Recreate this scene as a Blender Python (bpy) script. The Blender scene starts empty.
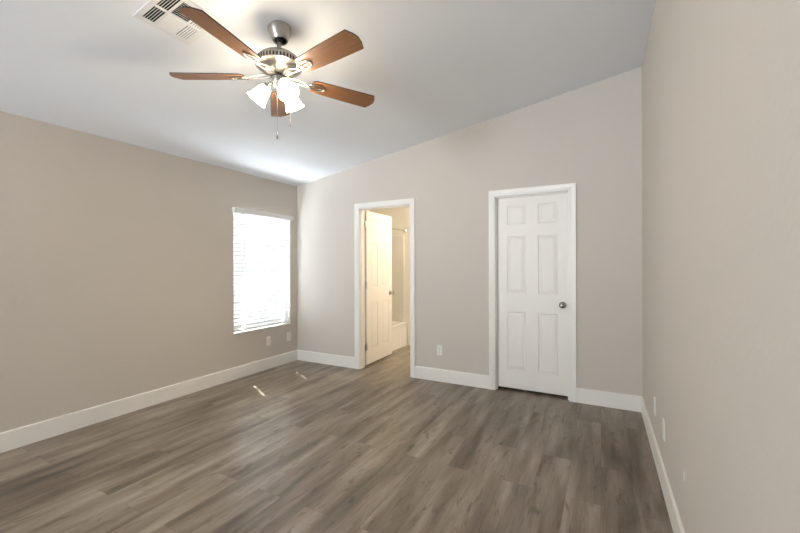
import bpy, bmesh, math, random
from mathutils import Vector, Matrix

S = bpy.context.scene
COL = S.collection
R = math.radians
PI = math.pi

# ------------------------------------------------------------------ room measures (metres)
W = 4.111                 # left wall x = 0, right wall x = W, back wall y = 0
HL, SLOPE = 2.44, 0.16278  # ceiling height at the left wall, rise towards the right
REAR = -9.00
TH = 0.115                # wall thickness
FOV_F = 379.045           # focal length in pixels of an 800 px wide picture


def zc(x):
    return HL + SLOPE * x


# ------------------------------------------------------------------ camera
cam_d = bpy.data.cameras.new('camera')
cam = bpy.data.objects.new('camera', cam_d)
COL.objects.link(cam)
cam.location = (3.7893, -4.0363, 1.3291)
cam.rotation_mode = 'XYZ'
cam.rotation_euler = (Matrix.Rotation(0.4894, 4, 'Z') @ Matrix.Rotation(PI / 2 + 0.0006, 4, 'X')
                      @ Matrix.Rotation(-0.0029, 4, 'Z')).to_euler('XYZ')
cam_d.sensor_width = 36.0
cam_d.lens = FOV_F * 36.0 / 800.0
cam_d.shift_y = -(266.5 - 264.85) / 800.0
cam_d.clip_start = 0.02
S.camera = cam

# ------------------------------------------------------------------ exposure
S.view_settings.view_transform = 'Standard'
S.view_settings.look = 'None'
S.view_settings.exposure = 0.85
S.view_settings.gamma = 1.0
S.view_settings.use_curve_mapping = False

# ------------------------------------------------------------------ daylight: sky above, sunlit ground below
SKY, GROUND = 9.5, 26.5
LAMP = 25.0               # frosted shades of the ceiling fan
BATH = 72.0               # bathroom ceiling lamp
world = bpy.data.worlds.new('daylight')
S.world = world
world.use_nodes = True
wn, wl = world.node_tree.nodes, world.node_tree.links
wn.clear()
wo = wn.new('ShaderNodeOutputWorld')
wb = wn.new('ShaderNodeBackground')
wt = wn.new('ShaderNodeTexCoord')
ws = wn.new('ShaderNodeSeparateXYZ')
wr = wn.new('ShaderNodeValToRGB')
wm = wn.new('ShaderNodeMapRange')
wm.inputs['From Min'].default_value = -0.1
wm.inputs['From Max'].default_value = 0.1
wl.new(wt.outputs['Generated'], ws.inputs[0])
wl.new(ws.outputs['Z'], wm.inputs['Value'])
wl.new(wm.outputs[0], wr.inputs[0])
wr.color_ramp.elements[0].color = (GROUND * 0.93, GROUND * 0.99, GROUND * 1.13, 1)
wr.color_ramp.elements[1].color = (SKY * 0.88, SKY * 0.97, SKY * 1.10, 1)
wl.new(wr.outputs[0], wb.inputs['Color'])
wb.inputs['Strength'].default_value = 1.0
wl.new(wb.outputs[0], wo.inputs['Surface'])

sun_d = bpy.data.lights.new('sun', 'SUN')
sun_d.energy = 12.0
sun_d.color = (1.0, 0.97, 0.92)
sun_d.angle = R(0.53)
sun = bpy.data.objects.new('sun', sun_d)
COL.objects.link(sun)
sun.location = (-6, 1, 7)
sun.rotation_euler = Vector((1.0, -0.50, -1.38)).to_track_quat('-Z', 'Y').to_euler()


def portal(name, loc, sy, sz, rot):
    d = bpy.data.lights.new(name, 'AREA')
    d.shape = 'RECTANGLE'
    d.size, d.size_y = sy, sz
    d.cycles.is_portal = True
    o = bpy.data.objects.new(name, d)
    COL.objects.link(o)
    o.location = loc
    o.rotation_euler = rot


WIN1 = (-1.050, -0.140, 0.530, 1.955)      # y0, y1, z0, z1 of the blinded window
FILL_WIN = (0.08, 1.62, 0.08, 2.25)            # x0, x1, z0, z1 of an unseen window added behind the camera for fill light
portal('window_daylight', (-0.16, (WIN1[0] + WIN1[1]) / 2, (WIN1[2] + WIN1[3]) / 2), WIN1[3] - WIN1[2], WIN1[1] - WIN1[0], (0, R(-90), 0))
portal('fill_window_daylight', ((FILL_WIN[0] + FILL_WIN[1]) / 2, REAR - 0.16, (FILL_WIN[2] + FILL_WIN[3]) / 2), FILL_WIN[1] - FILL_WIN[0], FILL_WIN[3] - FILL_WIN[2], (R(90), 0, 0))  # daylight let in by the added, unseen window

# ------------------------------------------------------------------ materials


def srgb(r, g, b):
    def f(c):
        c /= 255.0
        return c / 12.92 if c <= 0.04045 else ((c + 0.055) / 1.055) ** 2.4
    return (f(r), f(g), f(b), 1.0)


def mat(name, col, rough=0.5, metal=0.0, bump=None, spec=None):
    m = bpy.data.materials.new(name)
    m.use_nodes = True
    n, l = m.node_tree.nodes, m.node_tree.links
    b = n['Principled BSDF']
    b.inputs['Base Color'].default_value = col
    b.inputs['Roughness'].default_value = rough
    b.inputs['Metallic'].default_value = metal
    if spec is not None:
        b.inputs['Specular IOR Level'].default_value = spec
    tc = n.new('ShaderNodeTexCoord')
    nz = n.new('ShaderNodeTexNoise')
    nz.inputs['Scale'].default_value = bump[0] if bump else 14.0
    nz.inputs['Detail'].default_value = 3.0
    l.new(tc.outputs['Object'], nz.inputs['Vector'])
    if bump:
        bp = n.new('ShaderNodeBump')
        bp.inputs['Strength'].default_value = bump[1]
        bp.inputs['Distance'].default_value = 0.004
        l.new(nz.outputs['Fac'], bp.inputs['Height'])
        l.new(bp.outputs[0], b.inputs['Normal'])
    else:                                   # slight unevenness of the finish
        mr = n.new('ShaderNodeMapRange')
        mr.inputs['To Min'].default_value = max(0.02, rough - 0.04)
        mr.inputs['To Max'].default_value = min(1.0, rough + 0.04)
        l.new(nz.outputs['Fac'], mr.inputs['Value'])
        l.new(mr.outputs[0], b.inputs['Roughness'])
    return m


M_WALL = mat('greige_wall_paint', srgb(205, 197, 187), 0.75, bump=(48.0, 0.26), spec=0.25)
M_CEIL = mat('white_ceiling_paint', srgb(243, 245, 248), 0.85, bump=(60.0, 0.12), spec=0.2)
M_TRIM = mat('white_trim_paint', srgb(238, 234, 228), 0.38)
M_DOOR = mat('white_door_paint', srgb(237, 232, 225), 0.42)
M_BATHWALL = mat('bathroom_wall_paint', srgb(245, 240, 231), 0.7, bump=(55.0, 0.15))
M_PLATE = mat('white_plastic', srgb(233, 229, 220), 0.35)
M_SLOT = mat('dark_slot', srgb(30, 28, 26), 0.6)
M_NICKEL = mat('brushed_nickel', (0.40, 0.375, 0.345, 1), 0.33, 1.0)
M_FOB = mat('grey_pull_fob', srgb(105, 102, 100), 0.5)
M_CHROME = mat('polished_chrome', (0.74, 0.73, 0.71, 1), 0.12, 1.0)
M_DARKMETAL = mat('dark_metal', (0.05, 0.047, 0.045, 1), 0.4, 0.8)
M_TUB = mat('white_acrylic', srgb(240, 236, 228), 0.18)
M_DUCT = mat('dark_duct', srgb(38, 38, 40), 0.8)
M_VENT = mat('white_vent_enamel', srgb(236, 236, 235), 0.6)
M_FRAME = mat('white_vinyl', srgb(236, 236, 234), 0.35)
M_EDGE = mat('dark_blade_edge', srgb(58, 38, 28), 0.45)


def mat_wood_blade():
    m = mat('oak_blade_veneer', srgb(150, 98, 58), 0.38)
    n, l = m.node_tree.nodes, m.node_tree.links
    b = n['Principled BSDF']
    tc = n.new('ShaderNodeTexCoord')
    mp = n.new('ShaderNodeMapping')
    mp.inputs['Scale'].default_value = (2.0, 38.0, 38.0)
    nz = n.new('ShaderNodeTexNoise')
    nz.inputs['Scale'].default_value = 3.0
    nz.inputs['Detail'].default_value = 5.0
    nz.inputs['Roughness'].default_value = 0.65
    cr = n.new('ShaderNodeValToRGB')
    cr.color_ramp.elements[0].position = 0.25
    cr.color_ramp.elements[0].color = srgb(112, 74, 46)
    cr.color_ramp.elements[1].position = 0.75
    cr.color_ramp.elements[1].color = srgb(156, 108, 70)
    l.new(tc.outputs['Object'], mp.inputs[0])
    l.new(mp.outputs[0], nz.inputs['Vector'])
    l.new(nz.outputs['Fac'], cr.inputs[0])
    l.new(cr.outputs[0], b.inputs['Base Color'])
    return m


M_BLADE = mat_wood_blade()


def mat_planks():
    m = bpy.data.materials.new('grey_brown_vinyl_plank')
    m.use_nodes = True
    n, l = m.node_tree.nodes, m.node_tree.links
    b = n['Principled BSDF']
    tc = n.new('ShaderNodeTexCoord')
    # planks run along y: turn the coordinates so the bricks lie lengthwise
    sp = n.new('ShaderNodeSeparateXYZ')
    cb = n.new('ShaderNodeCombineXYZ')
    l.new(tc.outputs['Object'], sp.inputs[0])
    l.new(sp.outputs['Y'], cb.inputs['X'])
    l.new(sp.outputs['X'], cb.inputs['Y'])
    br = n.new('ShaderNodeTexBrick')
    br.offset = 0.37
    br.offset_frequency = 2
    br.squash = 1.0
    br.inputs['Scale'].default_value = 1.0
    br.inputs['Brick Width'].default_value = 1.22
    br.inputs['Row Height'].default_value = 0.180
    br.inputs['Mortar Size'].default_value = 0.0005
    br.inputs['Mortar Smooth'].default_value = 0.3
    br.inputs['Color1'].default_value = (0, 0, 0, 1)
    br.inputs['Color2'].default_value = (1, 1, 1, 1)
    br.inputs['Mortar'].default_value = (0.5, 0.5, 0.5, 1)
    l.new(cb.outputs[0], br.inputs['Vector'])
    rnd = n.new('ShaderNodeSeparateColor')
    l.new(br.outputs['Color'], rnd.inputs[0])
    wv = n.new('ShaderNodeMath')
    wv.operation = 'MULTIPLY'
    wv.inputs[1].default_value = 37.0
    l.new(rnd.outputs[0], wv.inputs[0])

    def grain(sx, sy, detail, rough, dist, per_plank=True):
        mp = n.new('ShaderNodeMapping')
        mp.inputs['Scale'].default_value = (sx, sy, 1)
        nz = n.new('ShaderNodeTexNoise')
        nz.noise_dimensions = '4D'
        nz.inputs['Scale'].default_value = 1.0
        nz.inputs['Detail'].default_value = detail
        nz.inputs['Roughness'].default_value = rough
        nz.inputs['Distortion'].default_value = dist
        l.new(cb.outputs[0], mp.inputs[0])
        l.new(mp.outputs[0], nz.inputs['Vector'])
        if per_plank:
            l.new(wv.outputs[0], nz.inputs['W'])
        return nz.outputs['Fac']

    broad_plank = grain(1.1, 8.5, 3.0, 0.5, 0.5)  # soft dark and light clouds within a plank
    broad_all = grain(0.9, 6.0, 3.0, 0.5, 0.6, False)
    av = n.new('ShaderNodeMix')
    av.data_type = 'FLOAT'
    av.inputs[0].default_value = 0.42
    l.new(broad_plank, av.inputs[2])
    l.new(broad_all, av.inputs[3])
    broad = av.outputs[0]
    fine = grain(7.0, 110.0, 5.0, 0.68, 0.3)       # thin grain lines
    knots = grain(4.5, 17.0, 4.0, 0.6, 1.6)      # small dark figures

    r1 = n.new('ShaderNodeValToRGB')
    e = r1.color_ramp.elements
    e[0].position, e[0].color = 0.34, srgb(76, 65, 54)
    e[1].position, e[1].color = 0.66, srgb(170, 158, 144)
    mid = r1.color_ramp.elements.new(0.5)
    mid.color = srgb(133, 120, 106)
    l.new(broad, r1.inputs[0])

    def mix(kind, fac, a, bcol, facsock=None):
        mx = n.new('ShaderNodeMix')
        mx.data_type = 'RGBA'
        mx.blend_type = kind
        mx.inputs['Factor'].default_value = fac
        if facsock is not None:
            l.new(facsock, mx.inputs['Factor'])
        l.new(a, mx.inputs['A'])
        if isinstance(bcol, tuple):
            mx.inputs['B'].default_value = bcol
        else:
            l.new(bcol, mx.inputs['B'])
        return mx.outputs['Result']

    r2 = n.new('ShaderNodeValToRGB')
    r2.color_ramp.elements[0].position, r2.color_ramp.elements[0].color = 0.3, (0.66, 0.66, 0.66, 1)
    r2.color_ramp.elements[1].position, r2.color_ramp.elements[1].color = 0.7, (1.18, 1.18, 1.18, 1)
    l.new(fine, r2.inputs[0])
    c = mix('MULTIPLY', 0.7, r1.outputs[0], r2.outputs[0])
    r3 = n.new('ShaderNodeValToRGB')
    r3.color_ramp.elements[0].position, r3.color_ramp.elements[0].color = 0.56, (1, 1, 1, 1)
    r3.color_ramp.elements[1].position, r3.color_ramp.elements[1].color = 0.70, (0.46, 0.43, 0.40, 1)
    l.new(knots, r3.inputs[0])
    c = mix('MULTIPLY', 0.9, c, r3.outputs[0])
    # each plank a little lighter or darker
    r4 = n.new('ShaderNodeValToRGB')
    r4.color_ramp.elements[0].color = (0.92, 0.92, 0.92, 1)
    r4.color_ramp.elements[1].color = (1.06, 1.055, 1.05, 1)
    l.new(rnd.outputs[0], r4.inputs[0])
    c = mix('MULTIPLY', 1.0, c, r4.outputs[0])
    c = mix('MIX', 0.0, c, srgb(70, 60, 52), br.outputs['Fac'])
    l.new(c, b.inputs['Base Color'])
    rr = n.new('ShaderNodeMapRange')
    rr.inputs['To Min'].default_value = 0.28
    rr.inputs['To Max'].default_value = 0.42
    l.new(fine, rr.inputs['Value'])
    l.new(rr.outputs[0], b.inputs['Roughness'])
    b.inputs['Specular IOR Level'].default_value = 0.5
    bp = n.new('ShaderNodeBump')
    bp.inputs['Strength'].default_value = 0.10
    bp.inputs['Distance'].default_value = 0.002
    l.new(fine, bp.inputs['Height'])
    l.new(bp.outputs[0], b.inputs['Normal'])
    return m


M_FLOOR = mat_planks()


def mat_slat():
    m = bpy.data.materials.new('white_blind_slat')
    m.use_nodes = True
    n, l = m.node_tree.nodes, m.node_tree.links
    b = n['Principled BSDF']
    b.inputs['Base Color'].default_value = srgb(240, 240, 238)
    b.inputs['Roughness'].default_value = 0.4
    t = n.new('ShaderNodeBsdfTranslucent')
    t.inputs['Color'].default_value = (0.86, 0.86, 0.85, 1)
    mx = n.new('ShaderNodeMixShader')
    mx.inputs[0].default_value = 0.17
    l.new(b.outputs[0], mx.inputs[1])
    l.new(t.outputs[0], mx.inputs[2])
    l.new(mx.outputs[0], n['Material Output'].inputs['Surface'])
    return m


M_SLAT = mat_slat()


def mat_glass():
    m = bpy.data.materials.new('window_glass')
    m.use_nodes = True
    n, l = m.node_tree.nodes, m.node_tree.links
    n.remove(n['Principled BSDF'])
    t = n.new('ShaderNodeBsdfTransparent')
    t.inputs['Color'].default_value = (0.95, 0.97, 0.96, 1)
    g = n.new('ShaderNodeBsdfGlossy')
    g.inputs['Roughness'].default_value = 0.02
    mx = n.new('ShaderNodeMixShader')
    mx.inputs[0].default_value = 0.06
    l.new(t.outputs[0], mx.inputs[1])
    l.new(g.outputs[0], mx.inputs[2])
    l.new(mx.outputs[0], n['Material Output'].inputs['Surface'])
    return m


M_GLASS = mat_glass()


def mat_glow(name, col, strength):
    m = bpy.data.materials.new(name)
    m.use_nodes = True
    b = m.node_tree.nodes['Principled BSDF']
    b.inputs['Base Color'].default_value = (0.9, 0.88, 0.84, 1)
    b.inputs['Roughness'].default_value = 0.35
    b.inputs['Emission Color'].default_value = col
    b.inputs['Emission Strength'].default_value = strength
    return m


M_SHADE = mat_glow('lit_frosted_glass', (1.0, 0.87, 0.66, 1), LAMP)
M_BULB = mat_glow('lit_bulb', (1.0, 0.86, 0.64, 1), LAMP * 8.5)
M_BATHLAMP = mat_glow('lit_bathroom_diffuser', (1.0, 0.87, 0.66, 1), BATH)

# ------------------------------------------------------------------ mesh helpers


def box(bm, x0, x1, y0, y1, z0, z1, mtx=None):
    v = [bm.verts.new(p) for p in ((x0, y0, z0), (x1, y0, z0), (x1, y1, z0), (x0, y1, z0),
                                   (x0, y0, z1), (x1, y0, z1), (x1, y1, z1), (x0, y1, z1))]
    for f in ((3, 2, 1, 0), (4, 5, 6, 7), (0, 1, 5, 4), (1, 2, 6, 5), (2, 3, 7, 6), (3, 0, 4, 7)):
        bm.faces.new([v[i] for i in f])
    if mtx is not None:
        bmesh.ops.transform(bm, matrix=mtx, verts=v)
    return v


def prism(bm, pts, axis, a, b, mtx=None):
    """extrude the outline pts (2-D) along the axis from a to b"""
    def p3(p, h):
        return {'x': (h, p[0], p[1]), 'y': (p[0], h, p[1]), 'z': (p[0], p[1], h)}[axis]
    lo = [bm.verts.new(p3(p, a)) for p in pts]
    hi = [bm.verts.new(p3(p, b)) for p in pts]
    n = len(pts)
    bm.faces.new(lo[::-1])
    bm.faces.new(hi)
    for i in range(n):
        bm.faces.new((lo[i], lo[(i + 1) % n], hi[(i + 1) % n], hi[i]))
    if mtx is not None:
        bmesh.ops.transform(bm, matrix=mtx, verts=lo + hi)
    return lo + hi


def lathe(bm, prof, seg=40, mtx=None, cap=True):
    """turn the profile [(radius, z), ...] about z"""
    rings = []
    for r, z in prof:
        rings.append([bm.verts.new((max(r, 1e-5) * math.cos(2 * PI * i / seg), max(r, 1e-5) * math.sin(2 * PI * i / seg), z)) for i in range(seg)])
    for a, b in zip(rings[:-1], rings[1:]):
        for i in range(seg):
            bm.faces.new((a[i], a[(i + 1) % seg], b[(i + 1) % seg], b[i]))
    if cap:
        bm.faces.new(rings[0][::-1])
        bm.faces.new(rings[-1])
    vs = [v for r in rings for v in r]
    if mtx is not None:
        bmesh.ops.transform(bm, matrix=mtx, verts=vs)
    return vs


def tube(bm, pts, rad, seg=10, closed=False, flat=1.0):
    """round bar along the points; flat < 1 squashes it in z"""
    pts = [Vector(p) for p in pts]
    n = len(pts)
    rings = []
    for i, p in enumerate(pts):
        if closed:
            t = pts[(i + 1) % n] - pts[i - 1]
        else:
            t = pts[min(i + 1, n - 1)] - pts[max(i - 1, 0)]
        t.normalize()
        up = Vector((0, 0, 1)) if abs(t.z) < 0.9 else Vector((1, 0, 0))
        a = t.cross(up).normalized()
        b = a.cross(t).normalized()
        rings.append([bm.verts.new(p + rad * (math.cos(2 * PI * k / seg) * a + flat * math.sin(2 * PI * k / seg) * b)) for k in range(seg)])
    pairs = list(zip(rings[:-1], rings[1:]))
    if closed:
        pairs.append((rings[-1], rings[0]))
    for a, b in pairs:
        for k in range(seg):
            bm.faces.new((a[k], a[(k + 1) % seg], b[(k + 1) % seg], b[k]))
    if not closed:
        bm.faces.new(rings[0][::-1])
        bm.faces.new(rings[-1])
    return [v for r in rings for v in r]


def obj(name, bm, m, parent=None, bevel=0.0, smooth=False, loc=None, rot=None, segs=2):
    bmesh.ops.recalc_face_normals(bm, faces=bm.faces[:])
    me = bpy.data.meshes.new(name)
    bm.to_mesh(me)
    bm.free()
    for mm in (m if isinstance(m, (list, tuple)) else [m]):
        me.materials.append(mm)
    o = bpy.data.objects.new(name, me)
    COL.objects.link(o)
    if parent is not None:
        o.parent = parent
    if loc is not None:
        o.location = loc
    if rot is not None:
        o.rotation_euler = rot
    if bevel > 0:
        bv = o.modifiers.new('bevel', 'BEVEL')
        bv.width = bevel
        bv.segments = segs
        bv.limit_method = 'ANGLE'
        bv.angle_limit = R(40)
    if smooth or bevel > 0:
        me.polygons.foreach_set('use_smooth', [True] * len(me.polygons))
        me.set_sharp_from_angle(angle=R(35))
    return o


def new():
    return bmesh.new()


def tag(o, label, cat, group=None, kind=None):
    o['label'] = label
    o['category'] = cat
    if group:
        o['group'] = group
    if kind:
        o['kind'] = kind
    return o


def empty(name, loc, rot=(0, 0, 0)):
    o = bpy.data.objects.new(name, None)
    COL.objects.link(o)
    o.location = loc
    o.rotation_euler = rot
    o.empty_display_size = 0.1
    return o


def dup(root, loc, rot, label):
    r = root.copy()
    COL.objects.link(r)
    r.location, r.rotation_euler = loc, rot
    r['label'] = label
    for ch in list(root.children):
        c = ch.copy()
        COL.objects.link(c)
        c.parent = r
        for g in ch.children:
            d = g.copy()
            COL.objects.link(d)
            d.parent = c
    return r


# ------------------------------------------------------------------ door measures
CW = 0.068                                   # casing width
D1 = (0.9868 + CW, 1.843 - CW)               # clear opening of the bathroom doorway
D2 = (2.7232 + CW, 3.5698 - CW)              # clear opening of the closet door
DH = 2.1177 - CW                             # height of both openings
JT = 0.018                                   # jamb thickness
BATH_X0, BATH_X1, BATH_Y1 = 0.17, 2.45, 1.60

# ------------------------------------------------------------------ the setting
b = new()
box(b, -TH, W + TH, REAR - TH, TH + 1.75, -0.10, 0.0)
tag(obj('floor', b, M_FLOOR), 'grey brown wood look vinyl plank floor', 'floor', kind='structure')

b = new()
prism(b, [(-TH, zc(-TH)), (W + TH, zc(W + TH)), (W + TH, zc(W + TH) + 0.12), (-TH, zc(-TH) + 0.12)], 'y', REAR - TH, TH)
tag(obj('ceiling', b, M_CEIL), 'white ceiling sloping up to the right', 'ceiling', kind='structure')

# left wall with its window opening
b = new()
cols = [(REAR - TH, WIN1[0], None), (WIN1[0], WIN1[1], WIN1), (WIN1[1], TH, None)]
for y0, y1, w in cols:
    if w is None:
        box(b, -TH, 0, y0, y1, 0, HL)
    else:
        box(b, -TH, 0, y0, y1, 0, w[2])
        box(b, -TH, 0, y0, y1, w[3], HL)
tag(obj('wall_left', b, M_WALL), 'greige left wall with the blinded window', 'wall', kind='structure')

# back wall with two door openings, sloped top
b = new()


def back_piece(x0, x1, z0):
    prism(b, [(x0, z0), (x1, z0), (x1, zc(x1)), (x0, zc(x0))], 'y', 0.0, TH)


back_piece(0.0, D1[0] - JT, 0)
back_piece(D1[0] - JT, D1[1] + JT, DH + JT)
back_piece(D1[1] + JT, D2[0] - JT, 0)
back_piece(D2[0] - JT, D2[1] + JT, DH + JT)
back_piece(D2[1] + JT, W, 0)
tag(obj('wall_back', b, M_WALL), 'greige back wall under the sloping ceiling with two doorways', 'wall', kind='structure')

b = new()
prism(b, [(W, 0), (W + TH, 0), (W + TH, zc(W + TH)), (W, zc(W))], 'y', REAR - TH, TH)
tag(obj('wall_right', b, M_WALL), 'greige right wall with orange peel texture', 'wall', kind='structure')

b = new()
for xa, xb, w in ((0, FILL_WIN[0], None), (FILL_WIN[0], FILL_WIN[1], FILL_WIN), (FILL_WIN[1], W, None)):
    for za, zt in (((0, None),) if w is None else ((0, w[2]), (w[3], None))):
        top = (zc(xa), zc(xb)) if zt is None else (zt, zt)
        prism(b, [(xa, za), (xb, za), (xb, top[1]), (xa, top[0])], 'y', REAR - TH, REAR)
tag(obj('wall_rear', b, M_WALL), 'greige wall behind the camera', 'wall', kind='structure')

# bathroom and closet shells behind the back wall
b = new()
box(b, BATH_X0 - TH, BATH_X0, TH, BATH_Y1 + TH, 0, HL)
tag(obj('wall_bathroom_left', b, M_BATHWALL), 'cream bathroom wall behind the bathtub', 'wall', kind='structure')
b = new()
box(b, BATH_X0, BATH_X1, BATH_Y1, BATH_Y1 + TH, 0, HL)
tag(obj('wall_bathroom_end', b, M_BATHWALL), 'cream bathroom end wall holding the shower rod', 'wall', kind='structure')
b = new()
box(b, BATH_X1, BATH_X1 + TH, TH, BATH_Y1 + TH, 0, HL)
tag(obj('wall_bathroom_right', b, M_BATHWALL), 'wall between bathroom and closet', 'wall', kind='structure')
b = new()
box(b, BATH_X0 - TH, BATH_X1 + TH, TH, BATH_Y1 + TH, HL, HL + 0.1)
tag(obj('ceiling_bathroom', b, M_CEIL), 'flat white bathroom ceiling seen through the open doorway', 'ceiling', kind='structure')
b = new()
box(b, BATH_X1 + TH, W + TH, 0.85, 0.95, 0, HL)
tag(obj('wall_closet_end', b, M_WALL), 'rear wall of the closet behind the closed door', 'wall', kind='structure')
b = new()
box(b, W, W + TH, TH, 0.85, 0, HL)
tag(obj('wall_closet_right', b, M_WALL), 'side wall of the closet behind the closed door', 'wall', kind='structure')
b = new()
box(b, BATH_X1 + TH, W + TH, TH, 0.95, HL, HL + 0.1)
tag(obj('ceiling_closet', b, M_CEIL), 'ceiling of the closet behind the closed door', 'ceiling', kind='structure')

# ------------------------------------------------------------------ baseboards
BT, BH = 0.013, 0.1414
PROF = [(0, 0), (BT, 0), (BT, BH - 0.006), (BT - 0.005, BH), (0, BH)]


def baseboard(name, label, axis, a, c, place):
    b = new()
    prism(b, [place(*p) for p in PROF], axis, a, c)
    tag(obj(name, b, M_TRIM), label, 'baseboard', kind='structure')


baseboard('baseboard_left', 'tall white baseboard along the left wall', 'y', REAR, 0.0, lambda t, z: (t, z))
baseboard('baseboard_right', 'tall white baseboard along the right wall', 'y', REAR, 0.0, lambda t, z: (W - t, z))
baseboard('baseboard_back_1', 'short white baseboard between the window corner and the open doorway', 'x', BT, D1[0] - CW, lambda t, z: (-t, z))
baseboard('baseboard_back_2', 'white baseboard between the open doorway and the closed door', 'x', D1[1] + CW, D2[0] - CW, lambda t, z: (-t, z))
baseboard('baseboard_back_3', 'short white baseboard between the closed door and the right wall', 'x', D2[1] + CW, W - BT, lambda t, z: (-t, z))
baseboard('baseboard_bathroom', 'white baseboard on the bathroom end wall beside the tub', 'x', 0.935, BATH_X1, lambda t, z: (BATH_Y1 - t, z))

# ------------------------------------------------------------------ door casings and jambs
CPROF = [(0.004, 0.0), (0.004, 0.009), (0.008, 0.012), (0.022, 0.012), (0.025, 0.0155), (0.050, 0.0165), (0.054, 0.0185), (CW, 0.0185), (CW, 0.0)]


def casing(n, opening, label, backside):
    x0, x1 = opening
    root = tag(empty('trim_%d' % n, ((x0 + x1) / 2, 0, 0)), label, 'door frame', kind='structure')
    cx = (x0 + x1) / 2
    b = new()

    def sweep(sgn, y):
        path = []
        for u, t in CPROF:
            path.append([(x0 - u - cx, y - sgn * t, 0), (x0 - u - cx, y - sgn * t, DH + u), (x1 + u - cx, y - sgn * t, DH + u), (x1 + u - cx, y - sgn * t, 0)])
        vs = [[b.verts.new(p) for p in row] for row in path]
        for a, c in zip(vs, vs[1:] + vs[:1]):
            for k in range(3):
                b.faces.new((a[k], a[k + 1], c[k + 1], c[k]))
        b.faces.new([r[0] for r in vs])
        b.faces.new([r[3] for r in vs][::-1])
    sweep(1, 0.0)
    if backside:
        sweep(-1, TH)
    obj('casing', b, M_TRIM, root, smooth=True)
    b = new()
    box(b, x0 - JT - cx, x0 - cx, 0.0, TH, 0, DH)
    box(b, x1 - cx, x1 + JT - cx, 0.0, TH, 0, DH)
    box(b, x0 - JT - cx, x1 + JT - cx, 0.0, TH, DH, DH + JT)
    obj('jamb', b, M_TRIM, root)
    b = new()
    s0, s1 = 0.022, 0.056
    box(b, x0 - cx, x0 + 0.010 - cx, s0, s1, 0, DH)
    box(b, x1 - 0.010 - cx, x1 - cx, s0, s1, 0, DH)
    box(b, x0 + 0.010 - cx, x1 - 0.010 - cx, s0, s1, DH - 0.010, DH)
    obj('door_stop', b, M_TRIM, root, bevel=0.002)
    return root


casing(1, D1, 'white moulded frame around the open bathroom doorway', True)
casing(2, D2, 'white moulded frame around the closed six panel door', False)

# ------------------------------------------------------------------ six panel doors
LW, LH, LT = 0.709, 2.020, 0.035
PX = [(0.105, 0.292), (0.417, 0.604)]
PZ = [(0.190, 0.805), (1.005, 1.605), (1.728, 1.930)]


def leaf_mesh():
    """leaf from x 0..LW, y 0..LT, z 0..LH with raised panels on both faces"""
    b = new()
    xs = sorted({0, LW} | {v for p in PX for v in p})
    zs = sorted({0, LH} | {v for p in PZ for v in p})
    for y, s in ((0.0, 1), (LT, -1)):
        grid = {(i, k): b.verts.new((x, y, z)) for i, x in enumerate(xs) for k, z in enumerate(zs)}
        for i in range(len(xs) - 1):
            for k in range(len(zs) - 1):
                q = [grid[i, k], grid[i + 1, k], grid[i + 1, k + 1], grid[i, k + 1]]
                px, pz = (xs[i], xs[i + 1]), (zs[k], zs[k + 1])
                if px in PX and pz in PZ:
                    prev = q
                    for off, dep in ((0.006, 0.006), (0.012, 0.0065), (0.036, 0.0015), (0.040, 0.001)):
                        x0, x1, z0, z1 = px[0] + off, px[1] - off, pz[0] + off, pz[1] - off
                        ring = [b.verts.new((X, y + s * dep, Z)) for X, Z in ((x0, z0), (x1, z0), (x1, z1), (x0, z1))]
                        for j in range(4):
                            b.faces.new((prev[j], prev[(j + 1) % 4], ring[(j + 1) % 4], ring[j]))
                        prev = ring
                    b.faces.new(prev)
                else:
                    b.faces.new(q)
        if s == 1:
            front = grid
    ni, nk = len(xs) - 1, len(zs) - 1
    for k in range(nk):
        for i in (0, ni):
            b.faces.new((front[i, k], front[i, k + 1], grid[i, k + 1], grid[i, k]))
    for i in range(ni):
        for k in (0, nk):
            b.faces.new((front[i, k], front[i + 1, k], grid[i + 1, k], grid[i, k]))
    return b


def knob_on(parent, x, z, y, s, m):
    """round knob standing out of the face at y, towards -y if s = 1"""
    mt = Matrix.Translation((x, y, z)) @ Matrix.Rotation(R(90) * s, 4, 'X')
    b = new()
    lathe(b, [(0.011, 0.004), (0.010, 0.022), (0.014, 0.028), (0.024, 0.036), (0.0275, 0.046), (0.0265, 0.056), (0.019, 0.063), (0.006, 0.066)], 28, mt)
    k = obj('knob', b, m, parent, smooth=True)
    k['label'] = 'round satin nickel knob'
    b = new()
    lathe(b, [(0.033, -0.001), (0.033, 0.004), (0.027, 0.008), (0.011, 0.009)], 28, mt)
    obj('rose', b, m, k, smooth=True)
    return k


M_KNOB = mat('satin_nickel_knob', (0.42, 0.40, 0.37, 1), 0.25, 1.0)

# closed closet door: hinges hidden, knob on the right
d2 = tag(empty('door_2', (D2[0] + 0.003, 0.057, 0.026)), 'closed white six panel door with a round knob', 'door', kind='structure')
leaf2 = obj('door_leaf', leaf_mesh(), M_DOOR, d2)
knob_on(leaf2, LW - 0.062, 0.900, 0.0, 1, M_KNOB)

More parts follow.
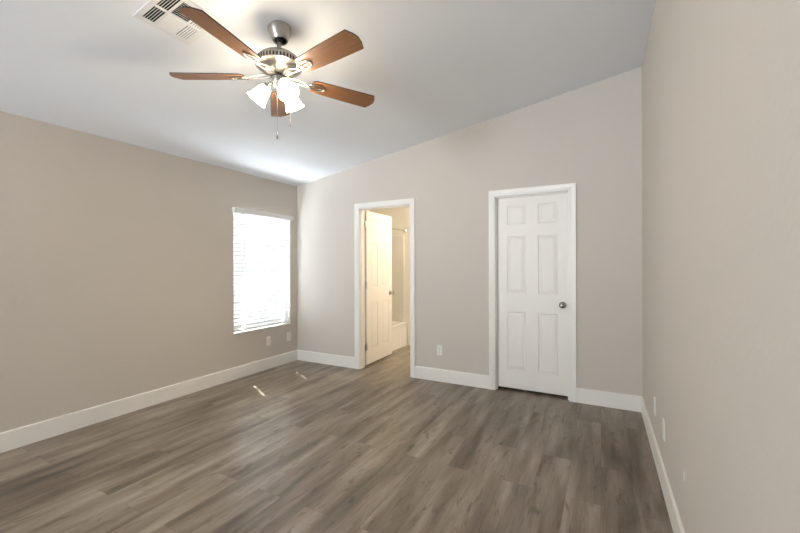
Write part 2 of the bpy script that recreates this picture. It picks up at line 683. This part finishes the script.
# open bathroom door: hinged on the left jamb, swung 92 degrees into the bathroom
d1 = tag(empty('door_1', (D1[0] + 0.012, TH + 0.028, 0.022), (0, 0, R(91.5))), 'white six panel door standing open into the bathroom', 'door', kind='structure')
leaf1 = obj('door_leaf', leaf_mesh(), M_DOOR, d1)
knob_on(leaf1, LW - 0.062, 0.900, 0.0, 1, M_KNOB)
knob_on(leaf1, LW - 0.062, 0.900, LT, -1, M_KNOB)
for z in (0.19, 1.0, 1.80):
    b = new()
    lathe(b, [(0.0065, 0), (0.0065, 0.09)], 14, Matrix.Translation((-0.006, -0.005, z)))
    box(b, -0.002, 0.0, 0.0, LT * 0.9, z, z + 0.09)
    box(b, -0.028, -0.006, -0.0065, -0.0045, z, z + 0.09)
    lathe(b, [(0.004, 0.09), (0.005, 0.094), (0.003, 0.098)], 12, Matrix.Translation((-0.006, -0.005, z)))
    h = obj('hinge', b, M_CHROME, d1, smooth=True)
    h['label'] = 'satin metal hinge'

# ------------------------------------------------------------------ windows


def window(n, w, label, rear=False):
    y0, y1, z0, z1 = w
    if rear:
        at, turn = ((y0 + y1) / 2, REAR - TH, z0), (0, 0, R(90))
    else:
        at, turn = (-TH, (y0 + y1) / 2, z0), (0, 0, 0)
    root = tag(empty('window_%d' % n, at, turn), label, 'window', kind='structure')
    hy, hz = (y1 - y0) / 2, z1 - z0
    f = 0.045
    b = new()
    x0, x1 = 0.0, 0.035
    box(b, x0, x1, -hy, -hy + f, 0, hz)
    box(b, x0, x1, hy - f, hy, 0, hz)
    box(b, x0, x1, -hy + f, hy - f, 0, f)
    box(b, x0, x1, -hy + f, hy - f, hz - f, hz)
    box(b, x0, x1, -hy + f, hy - f, hz / 2 - 0.02, hz / 2 + 0.02)
    fr = obj('window_frame', b, M_FRAME, root, bevel=0.003)
    for a, c in ((f, hz / 2 - 0.02), (hz / 2 + 0.02, hz - f)):
        b = new()
        box(b, 0.015, 0.019, -hy + f, hy - f, a, c)
        obj('pane', b, M_GLASS, fr)
    b = new()
    box(b, 0.035, TH + 0.006, -hy, hy, -0.004, 0.004)
    obj('window_sill', b, M_TRIM, root, bevel=0.002)
    return root


window(1, WIN1, 'bright window in the left wall behind the white blind')
window(2, FILL_WIN, 'unseen window added behind the camera for fill light', True)

# ------------------------------------------------------------------ blind
y0, y1, z0, z1 = WIN1
yc, hw = (y0 + y1) / 2, (y1 - y0) / 2 - 0.006
blind = tag(empty('window_blind', (0, yc, z0)), 'closed white horizontal slat blind glowing with daylight on the left wall', 'blind')
NSL, SP, TILT = 30, 0.0466, R(74)
b = new()
zs0 = 0.060
for i in range(NSL):
    z = zs0 + i * SP
    n = 5
    pts_up, pts_dn = [], []
    for k in range(n):
        s = (-0.0310, -0.0275, 0.0, 0.0275, 0.0310)[k]
        cr = 0.0035 * (1 - (s / 0.031) ** 2)
        X, Z = s * math.cos(TILT) - cr * math.sin(TILT), s * math.sin(TILT) + cr * math.cos(TILT)
        nx, nz = -math.sin(TILT) * 0.0013, math.cos(TILT) * 0.0013
        pts_up.append((-0.034 + X + nx, z + Z + nz))
        pts_dn.append((-0.034 + X - nx, z + Z - nz))
    cuts = [-hw, -0.29 - 0.016, -0.29 + 0.016, 0.345 - 0.016, 0.345 + 0.016, hw] if i < 11 and i != 4 else [-hw, hw]
    for q, (ya, yb) in enumerate(zip(cuts[:-1], cuts[1:])):
        if q % 2 == 0:
            prism(b, pts_dn + pts_up[::-1], 'y', ya, yb)
        else:                               # open cord route: the slat keeps only its two edges
            prism(b, pts_dn[:2] + pts_up[1::-1], 'y', ya, yb)
            prism(b, pts_dn[3:] + pts_up[:2:-1], 'y', ya, yb)
obj('slats', b, M_SLAT, blind, smooth=True)
b = new()
vz0, vz1 = z1 - z0 - 0.006, z1 - z0 + 0.050
prism(b, [(0.026, vz0), (0.034, vz0), (0.037, vz0 + 0.008), (0.037, vz1 - 0.016), (0.042, vz1 - 0.006), (0.042, vz1), (0.026, vz1)], 'y', -hw - 0.024, hw + 0.040)
box(b, 0.0005, 0.026, -hw - 0.024, -hw - 0.016, vz0, vz1)
box(b, 0.0005, 0.026, hw + 0.032, hw + 0.040, vz0, vz1)
va = obj('valance', b, M_FRAME, blind, bevel=0.0015)
va['label'] = 'flat white valance across the top'
b = new()
box(b, -0.060, -0.006, -hw, hw, z1 - z0 - 0.009, z1 - z0 - 0.0005)
obj('headrail', b, M_FRAME, blind, bevel=0.002)
b = new()
box(b, -0.060, -0.010, -hw, hw, 0.018, 0.036)
obj('bottom_rail', b, M_FRAME, blind, bevel=0.004)
for yy in (-0.315, 0.02, 0.32):
    b = new()
    for xx in (-0.0555, -0.0125):
        tube(b, [(xx, yy, 0.034), (xx, yy, z1 - z0 - 0.04)], 0.0011, 6)
    obj('ladder_cord', b, M_FRAME, blind)
b = new()
tube(b, [(-0.003, -hw + 0.150, z1 - z0 - 0.008), (-0.002, -hw + 0.150, z1 - z0 - 0.55)], 0.0045, 8)
obj('tilt_wand', b, M_PLATE, blind, smooth=True)

# ------------------------------------------------------------------ wall plates


def make_outlet(label):
    root = tag(empty('wall_outlet', (0, 0, 0)), label, 'outlet', 'white wall plates above the baseboards')
    b = new()                               # plate lies in the x-z plane, facing -y
    prism(b, [(-0.035, -0.0575), (0.035, -0.0575), (0.035, 0.0575), (-0.035, 0.0575)], 'y', 0.0, -0.0075)
    obj('cover_plate', b, M_PLATE, root, bevel=0.003)
    for s in (-1, 1):
        b = new()
        pts = [(0.017 * math.cos(t) if abs(math.cos(t)) < 0.83 else math.copysign(0.0145, math.cos(t)), s * 0.0195 + 0.0145 * math.sin(t)) for t in [2 * PI * k / 24 for k in range(24)]]
        prism(b, pts, 'y', -0.0070, -0.0092)
        rc = obj('socket', b, M_PLATE, root)
        b = new()
        for dx, hh in ((-0.006, 0.0045), (0.006, 0.0036)):
            box(b, dx - 0.001, dx + 0.001, -0.0096, -0.0090, s * 0.0195 + 0.002 - hh, s * 0.0195 + 0.002 + hh)
        lathe(b, [(0.0022, 0.0090), (0.0022, 0.0096)], 10, Matrix.Translation((0, 0, s * 0.0195 - 0.008)) @ Matrix.Rotation(R(90), 4, 'X'))
        obj('slots', b, M_SLOT, rc)
    b = new()
    lathe(b, [(0.003, 0.0070), (0.003, 0.0086), (0.0015, 0.0090)], 12, Matrix.Rotation(R(90), 4, 'X'))
    obj('screw', b, M_NICKEL, root, smooth=True)
    return root


o0 = make_outlet('white duplex outlet on the back wall between the two doors')
o0.location = (2.150, 0, 0.355)
dup(o0, (0, -0.535, 0.356), (0, 0, R(90)), 'white outlet directly under the blinded window')
dup(o0, (0, -0.174, 0.355), (0, 0, R(90)), 'white outlet on the left wall nearest the room corner')
dup(o0, (W, -0.925, 0.357), (0, 0, R(-90)), 'white outlet on the right wall nearer the closed door')
dup(o0, (W, -1.350, 0.360), (0, 0, R(-90)), 'white outlet on the right wall farther from the closed door')

b = new()
prism(b, [(-0.002, 0), (0.002, 0.004), (0.0025, 0.036), (0.0, 0.042), (-0.0025, 0.030)], 'y', 0.0, -0.0022)
tag(obj('wall_scuff', b, M_PLATE, loc=(W, -1.95, 0.363), rot=(0, 0, R(-90))), 'tiny pale vertical paint nick low on the right wall', 'paint mark')

# ------------------------------------------------------------------ ceiling air register
SA = math.atan(SLOPE)
VC = (1.700, -2.742)
vent = tag(empty('ceiling_vent', (VC[0], VC[1], zc(VC[0])), (0, -SA, 0)), 'white square four way air vent in the ceiling partly behind a fan blade', 'vent')
b = new()
OUT, INN = 0.160, 0.127
for (xa, xb, ya, yb) in ((-OUT, -INN, -OUT, OUT), (INN, OUT, -OUT, OUT), (-INN, INN, -OUT, -INN), (-INN, INN, INN, OUT)):
    box(b, xa, xb, ya, yb, -0.005, 0.0)
box(b, -0.009, 0.009, -INN, INN, -0.006, -0.001)
for yv in (-0.060, 0.050):
    box(b, -INN, INN, yv - 0.007, yv + 0.007, -0.006, -0.001)
obj('vent_frame', b, M_VENT, vent, bevel=0.002)
b = new()
box(b, -INN, INN, -INN, INN, -0.0012, -0.0004)
obj('duct_opening', b, M_DUCT, vent)


def vane(b, axis, c0, a0, a1, tilt, w=0.013):
    """thin louvre running along the axis, tilted about it"""
    n = [(-w / 2, -0.0005), (w / 2, -0.0005), (w / 2, 0.0005), (-w / 2, 0.0005)]
    ct, st = math.cos(tilt), math.sin(tilt)
    pts = [(c0 + u * ct - v * st, -0.0052 + (u * st + v * ct) * 0.62) for u, v in n]
    prism(b, pts, axis, a0, a1)


b = new()
for k in range(5):
    for xa, xb in ((-INN, -0.009), (0.009, INN)):
        vane(b, 'x', -0.119 + k * 0.0130, xa, xb, R(52), 0.0085)
obj('louvres', b, M_VENT, vent)
b = new()
for k in range(5):
    for xa, xb in ((-INN, -0.009), (0.009, INN)):
        vane(b, 'x', 0.066 + k * 0.0135, xa, xb, R(-24), 0.0098)
obj('louvres', b, M_VENT, vent)
b = new()
for k in range(9):
    vane(b, 'y', -0.122 + k * 0.0132, -0.053, 0.043, R(30), 0.0165)
obj('louvres', b, M_VENT, vent)
b = new()
for k in range(9):
    vane(b, 'y', 0.016 + k * 0.0132, -0.053, 0.043, R(-48), 0.0085)
obj('louvres', b, M_VENT, vent)

# ------------------------------------------------------------------ ceiling fan
FX, FY = 2.058, -2.3445
BZ = 2.468                                   # height of the blade plane
fan = tag(empty('ceiling_fan', (FX, FY, zc(FX))), 'brushed nickel ceiling fan with five brown wooden blades and lit frosted shades', 'ceiling fan')
Z0 = zc(FX)


def L(z):                                    # height above the floor -> height in the fan's own frame
    return z + 0.008 - Z0


b = new()
lathe(b, [(0.060, 0.004), (0.065, 0.0), (0.068, -0.005), (0.067, -0.016), (0.061, -0.036), (0.052, -0.064), (0.046, -0.082), (0.042, -0.086), (0.037, -0.084), (0.033, -0.05)], 44,
      Matrix.Rotation(-SA, 4, 'Y'))
cn = obj('canopy', b, M_NICKEL, fan, smooth=True)
b = new()
lathe(b, [(0.004, L(2.735)), (0.020, L(2.725)), (0.026, L(2.705)), (0.022, L(2.685)), (0.012, L(2.675))], 28)
obj('hanger_ball', b, M_DARKMETAL, cn, smooth=True)
b = new()
lathe(b, [(0.0125, L(2.71)), (0.0125, L(2.610))], 20)
lathe(b, [(0.021, L(2.632)), (0.021, L(2.608))], 20)
obj('downrod', b, M_NICKEL, fan, smooth=True)

b = new()
lathe(b, [(0.020, L(2.614)), (0.060, L(2.610)), (0.096, L(2.596)), (0.120, L(2.578)), (0.130, L(2.566)), (0.137, L(2.556)),
          (0.137, L(2.528)), (0.131, L(2.524)), (0.116, L(2.519)), (0.108, L(2.510)), (0.094, L(2.496)), (0.074, L(2.483)),
          (0.058, L(2.476)), (0.050, L(2.473))], 56)
motor = obj('motor_housing', b, M_NICKEL, fan, smooth=True)
b = new()
for k in range(44):
    t = 2 * PI * k / 44
    m = Matrix.Rotation(t, 4, 'Z') @ Matrix.Translation((0.1365, 0, L(2.542)))
    box(b, -0.0012, 0.0012, -0.0045, 0.0045, -0.0105, 0.0105, m)
vs_ = obj('vent_slots', b, M_DARKMETAL, motor)
vs_['kind'] = 'stuff'
b = new()
lathe(b, [(0.047, L(2.475)), (0.047, L(2.461))], 36)
obj('flywheel', b, M_DARKMETAL, fan, smooth=True)
b = new()
lathe(b, [(0.040, L(2.463)), (0.044, L(2.459)), (0.044, L(2.430)), (0.040, L(2.422)), (0.034, L(2.418)), (0.036, L(2.412)), (0.030, L(2.402)), (0.014, L(2.395)), (0.006, L(2.388))], 36)
obj('switch_housing', b, M_NICKEL, fan, smooth=True)

# blades and their irons; the outline tapers to the hub and has clipped outer corners
PITCH = R(12)
PH0 = R(-9.22)
SAG = (0, 0.3, 0.9, 1.3, 0.2)            # the blades do not hang perfectly level


def blade_mesh():
    b = new()
    half = [(0.205, 0.030), (0.212, 0.046), (0.228, 0.0555), (0.33, 0.0615), (0.45, 0.066), (0.575, 0.0690), (0.634, 0.0700), (0.654, 0.034)]
    pts = half + [(0.6625, 0.0)] + [(x, -y) for x, y in half[::-1]]
    vs = prism(b, pts, 'z', -0.0035, 0.0035)
    b.faces.ensure_lookup_table()
    for f in b.faces:
        f.material_index = 0 if abs(f.normal.z) > 0.5 or len(f.verts) > 4 else 1
    for f in b.faces:
        f.normal_update()
        f.material_index = 0 if abs(f.normal.z) > 0.5 else 1
    # pitch: the counter-clockwise edge is the lower one
    bmesh.ops.transform(b, matrix=Matrix.Rotation(-PITCH, 4, 'X'), verts=b.verts[:])
    return b


def iron_mesh():
    b = new()
    dz = -0.008
    loop = [(0.242 + 0.052 * math.cos(t), 0.026 * math.sin(t), dz) for t in [2 * PI * k / 28 for k in range(28)]]
    vs = tube(b, loop, 0.0062, 8, closed=True, flat=0.6)
    for xx in (0.222, 0.268):
        vs += lathe(b, [(0.0075, dz - 0.005), (0.0075, dz + 0.006)], 12, Matrix.Translation((xx, 0, 0)))
    vs += box(b, 0.200, 0.286, -0.0055, 0.0055, dz - 0.001, dz + 0.004)
    bmesh.ops.transform(b, matrix=Matrix.Rotation(-PITCH, 4, 'X'), verts=vs)
    for s in (-1, 1):
        pts = []
        for k in range(9):
            t = k / 8
            pts.append((0.040 + 0.158 * t, s * (0.004 + 0.021 * math.sin(PI * t) * (1 - 0.3 * t)), -0.001 - 0.012 * (3 * t * t - 2 * t ** 3) + 0.008 * math.sin(PI * t)))
        tube(b, pts, 0.0062, 8, flat=0.7)
    return b


blade_me = iron_me = None
for k in range(5):
    if k == 0:
        bl = obj('blade', blade_mesh(), [M_BLADE, M_EDGE], fan, loc=(0, 0, L(BZ)), rot=(0, 0, PH0))
        ir = obj('blade_iron', iron_mesh(), M_NICKEL, bl, smooth=True)
        ir['label'] = 'open loop nickel blade bracket'
        bl0, ir0 = bl, ir
    else:
        bl = bl0.copy()
        COL.objects.link(bl)
        bl.parent = fan
        bl.rotation_euler = (0, -R(SAG[k]), PH0 + k * 2 * PI / 5)
        ir = ir0.copy()
        COL.objects.link(ir)
        ir.parent = bl

# three frosted bell shades on curved arms
YAW = 28.04
for k, a in enumerate((YAW + 181, YAW + 63, YAW - 51)):
    rz = Matrix.Rotation(R(a), 4, 'Z')
    ax = Vector((0.075, 0, -0.095)).normalized()
    base = Vector((0.070, 0, L(2.414)))
    mt = rz @ Matrix.Translation(base) @ Vector((0, 0, 1)).rotation_difference(ax).to_matrix().to_4x4()
    b = new()
    v = tube(b, [(0.026, 0, L(2.432)), (0.042, 0, L(2.440)), (0.058, 0, L(2.430)), (0.070, 0, L(2.413))], 0.0075, 10)
    bmesh.ops.transform(b, matrix=rz, verts=v)
    lathe(b, [(0.012, -0.008), (0.024, -0.003), (0.028, 0.010), (0.028, 0.022)], 24, mt)
    arm = obj('lamp_arm', b, M_NICKEL, fan, smooth=True)
    b = new()
    prof = [(0.0255, 0.008), (0.030, 0.018), (0.038, 0.038), (0.043, 0.058), (0.047, 0.078), (0.053, 0.097), (0.061, 0.114)]
    prof = prof + [(r - 0.003, z - 0.0005) for r, z in prof[::-1]]
    lathe(b, prof, 32, mt, cap=False)
    sh = obj('lamp_shade', b, M_SHADE, arm, smooth=True)
    sh['label'] = 'lit frosted white glass bell shade'
    b = new()
    lathe(b, [(0.010, 0.006), (0.014, 0.03), (0.024, 0.055), (0.028, 0.074), (0.022, 0.092), (0.008, 0.101)], 20, mt)
    obj('bulb', b, M_BULB, arm, smooth=True)

# pull chains
rgt = Vector((math.cos(R(YAW)), math.sin(R(YAW)), 0))
fwd = Vector((-math.sin(R(YAW)), math.cos(R(YAW)), 0))
for off, z_top, z_fob in ((rgt * 0.004 - fwd * 0.047, 2.440, 2.112), (rgt * 0.066 + fwd * 0.010, 2.440, 2.206)):
    b = new()
    p = off.normalized() * 0.038
    pts = [(p.x, p.y, L(z_top)), (off.x, off.y, L(z_top) - 0.004), (off.x, off.y, L(z_top) - 0.03), (off.x, off.y, L(z_fob))]
    tube(b, pts, 0.0011, 6)
    ch = obj('pull_chain', b, M_NICKEL, fan, smooth=True)
    b = new()
    lathe(b, [(0.002, 0.004), (0.0045, 0.0), (0.005, -0.030), (0.0035, -0.037)], 14, Matrix.Translation((off.x, off.y, L(z_fob))))
    obj('fob', b, M_FOB, ch, smooth=True)

# ------------------------------------------------------------------ bathroom: tub, surround, rod, lamp
TX0, TX1, TY0, TY1, TZ = BATH_X0 + 0.006, 0.930, TH + 0.006, BATH_Y1 - 0.006, 0.385
tub = tag(empty('bathtub', ((TX0 + TX1) / 2, (TY0 + TY1) / 2, 0)), 'white alcove bathtub seen through the open doorway', 'bathtub')
b = new()
cx, cy = (TX0 + TX1) / 2, (TY0 + TY1) / 2
ex, ey = (TX1 - TX0) / 2, (TY1 - TY0) / 2


def rrect(hx, hy, r, z, n=6):
    out = []
    for qx, qy, a0 in ((1, 1, 0), (-1, 1, 90), (-1, -1, 180), (1, -1, 270)):
        for k in range(n + 1):
            t = R(a0 + 90 * k / n)
            out.append((qx * (hx - r) + r * math.cos(t), qy * (hy - r) + r * math.sin(t), z))
    return out


rings = [rrect(ex, ey, 0.006, 0.0), rrect(ex - 0.012, ey, 0.006, 0.06), rrect(ex - 0.012, ey, 0.006, TZ - 0.035), rrect(ex, ey, 0.006, TZ - 0.03), rrect(ex, ey, 0.008, TZ - 0.006), rrect(ex - 0.006, ey - 0.006, 0.01, TZ),
         rrect(ex - 0.075, ey - 0.085, 0.12, TZ), rrect(ex - 0.09, ey - 0.10, 0.13, TZ - 0.02), rrect(ex - 0.15, ey - 0.20, 0.13, 0.06), rrect(ex - 0.19, ey - 0.26, 0.10, 0.045)]
vr = [[b.verts.new(p) for p in r] for r in rings]
for p, q in zip(vr[:-1], vr[1:]):
    m_ = len(p)
    for i in range(m_):
        b.faces.new((p[i], p[(i + 1) % m_], q[(i + 1) % m_], q[i]))
b.faces.new(vr[0][::-1])
b.faces.new(vr[-1])
obj('tub_shell', b, M_TUB, tub, smooth=True)
b = new()
lathe(b, [(0.035, 0.044), (0.035, 0.048), (0.02, 0.050)], 20, Matrix.Translation((0, ey - 0.40, 0)))
obj('drain', b, M_CHROME, tub, smooth=True)

sur = tag(empty('tub_surround', (BATH_X0, BATH_Y1, TZ)), 'white glossy panel surround above the bathtub', 'tub surround')
ST = 1.83 - TZ
b = new()
box(b, 0.002, 0.700, -0.016, -0.002, 0.002, ST)
obj('end_panel', b, M_TUB, sur, bevel=0.005)
b = new()
box(b, 0.002, 0.016, -(TY1 - TY0) - 0.004, -0.016, 0.002, ST)
obj('side_panel', b, M_TUB, sur, bevel=0.005)
b = new()
prism(b, [(0.016, -0.016), (0.200, -0.016), (0.080, -0.050), (0.045, -0.085), (0.016, -0.200)], 'z', 0.55, 0.59)
obj('corner_shelf', b, M_TUB, sur, bevel=0.006)

rod = tag(empty('shower_rod', (0.880, BATH_Y1, 1.905)), 'chrome shower rod above the bathtub', 'shower rod')
b = new()
tube(b, [(0, -0.004, 0), (0, -(BATH_Y1 - TH) + 0.004, 0)], 0.0125, 16)
obj('rail', b, M_CHROME, rod, smooth=True)
for yy, s in ((0.0, 1), (-(BATH_Y1 - TH), -1)):
    b = new()
    lathe(b, [(0.036, 0.0), (0.036, 0.006), (0.028, 0.016), (0.018, 0.024), (0.016, 0.034)], 28, Matrix.Translation((0, yy, 0)) @ Matrix.Rotation(R(90) * s, 4, 'X'))
    obj('flange', b, M_CHROME, rod, smooth=True)

lamp = tag(empty('bathroom_light', (2.05, 1.10, HL)), 'round warm ceiling light inside the bathroom', 'ceiling light')
b = new()
lathe(b, [(0.150, 0.0), (0.152, -0.018), (0.140, -0.022)], 36)
obj('fixture_base', b, M_NICKEL, lamp, smooth=True)
b = new()
lathe(b, [(0.138, -0.018), (0.132, -0.045), (0.100, -0.072), (0.050, -0.088), (0.004, -0.092)], 36)
obj('diffuser', b, M_BATHLAMP, lamp, smooth=True)
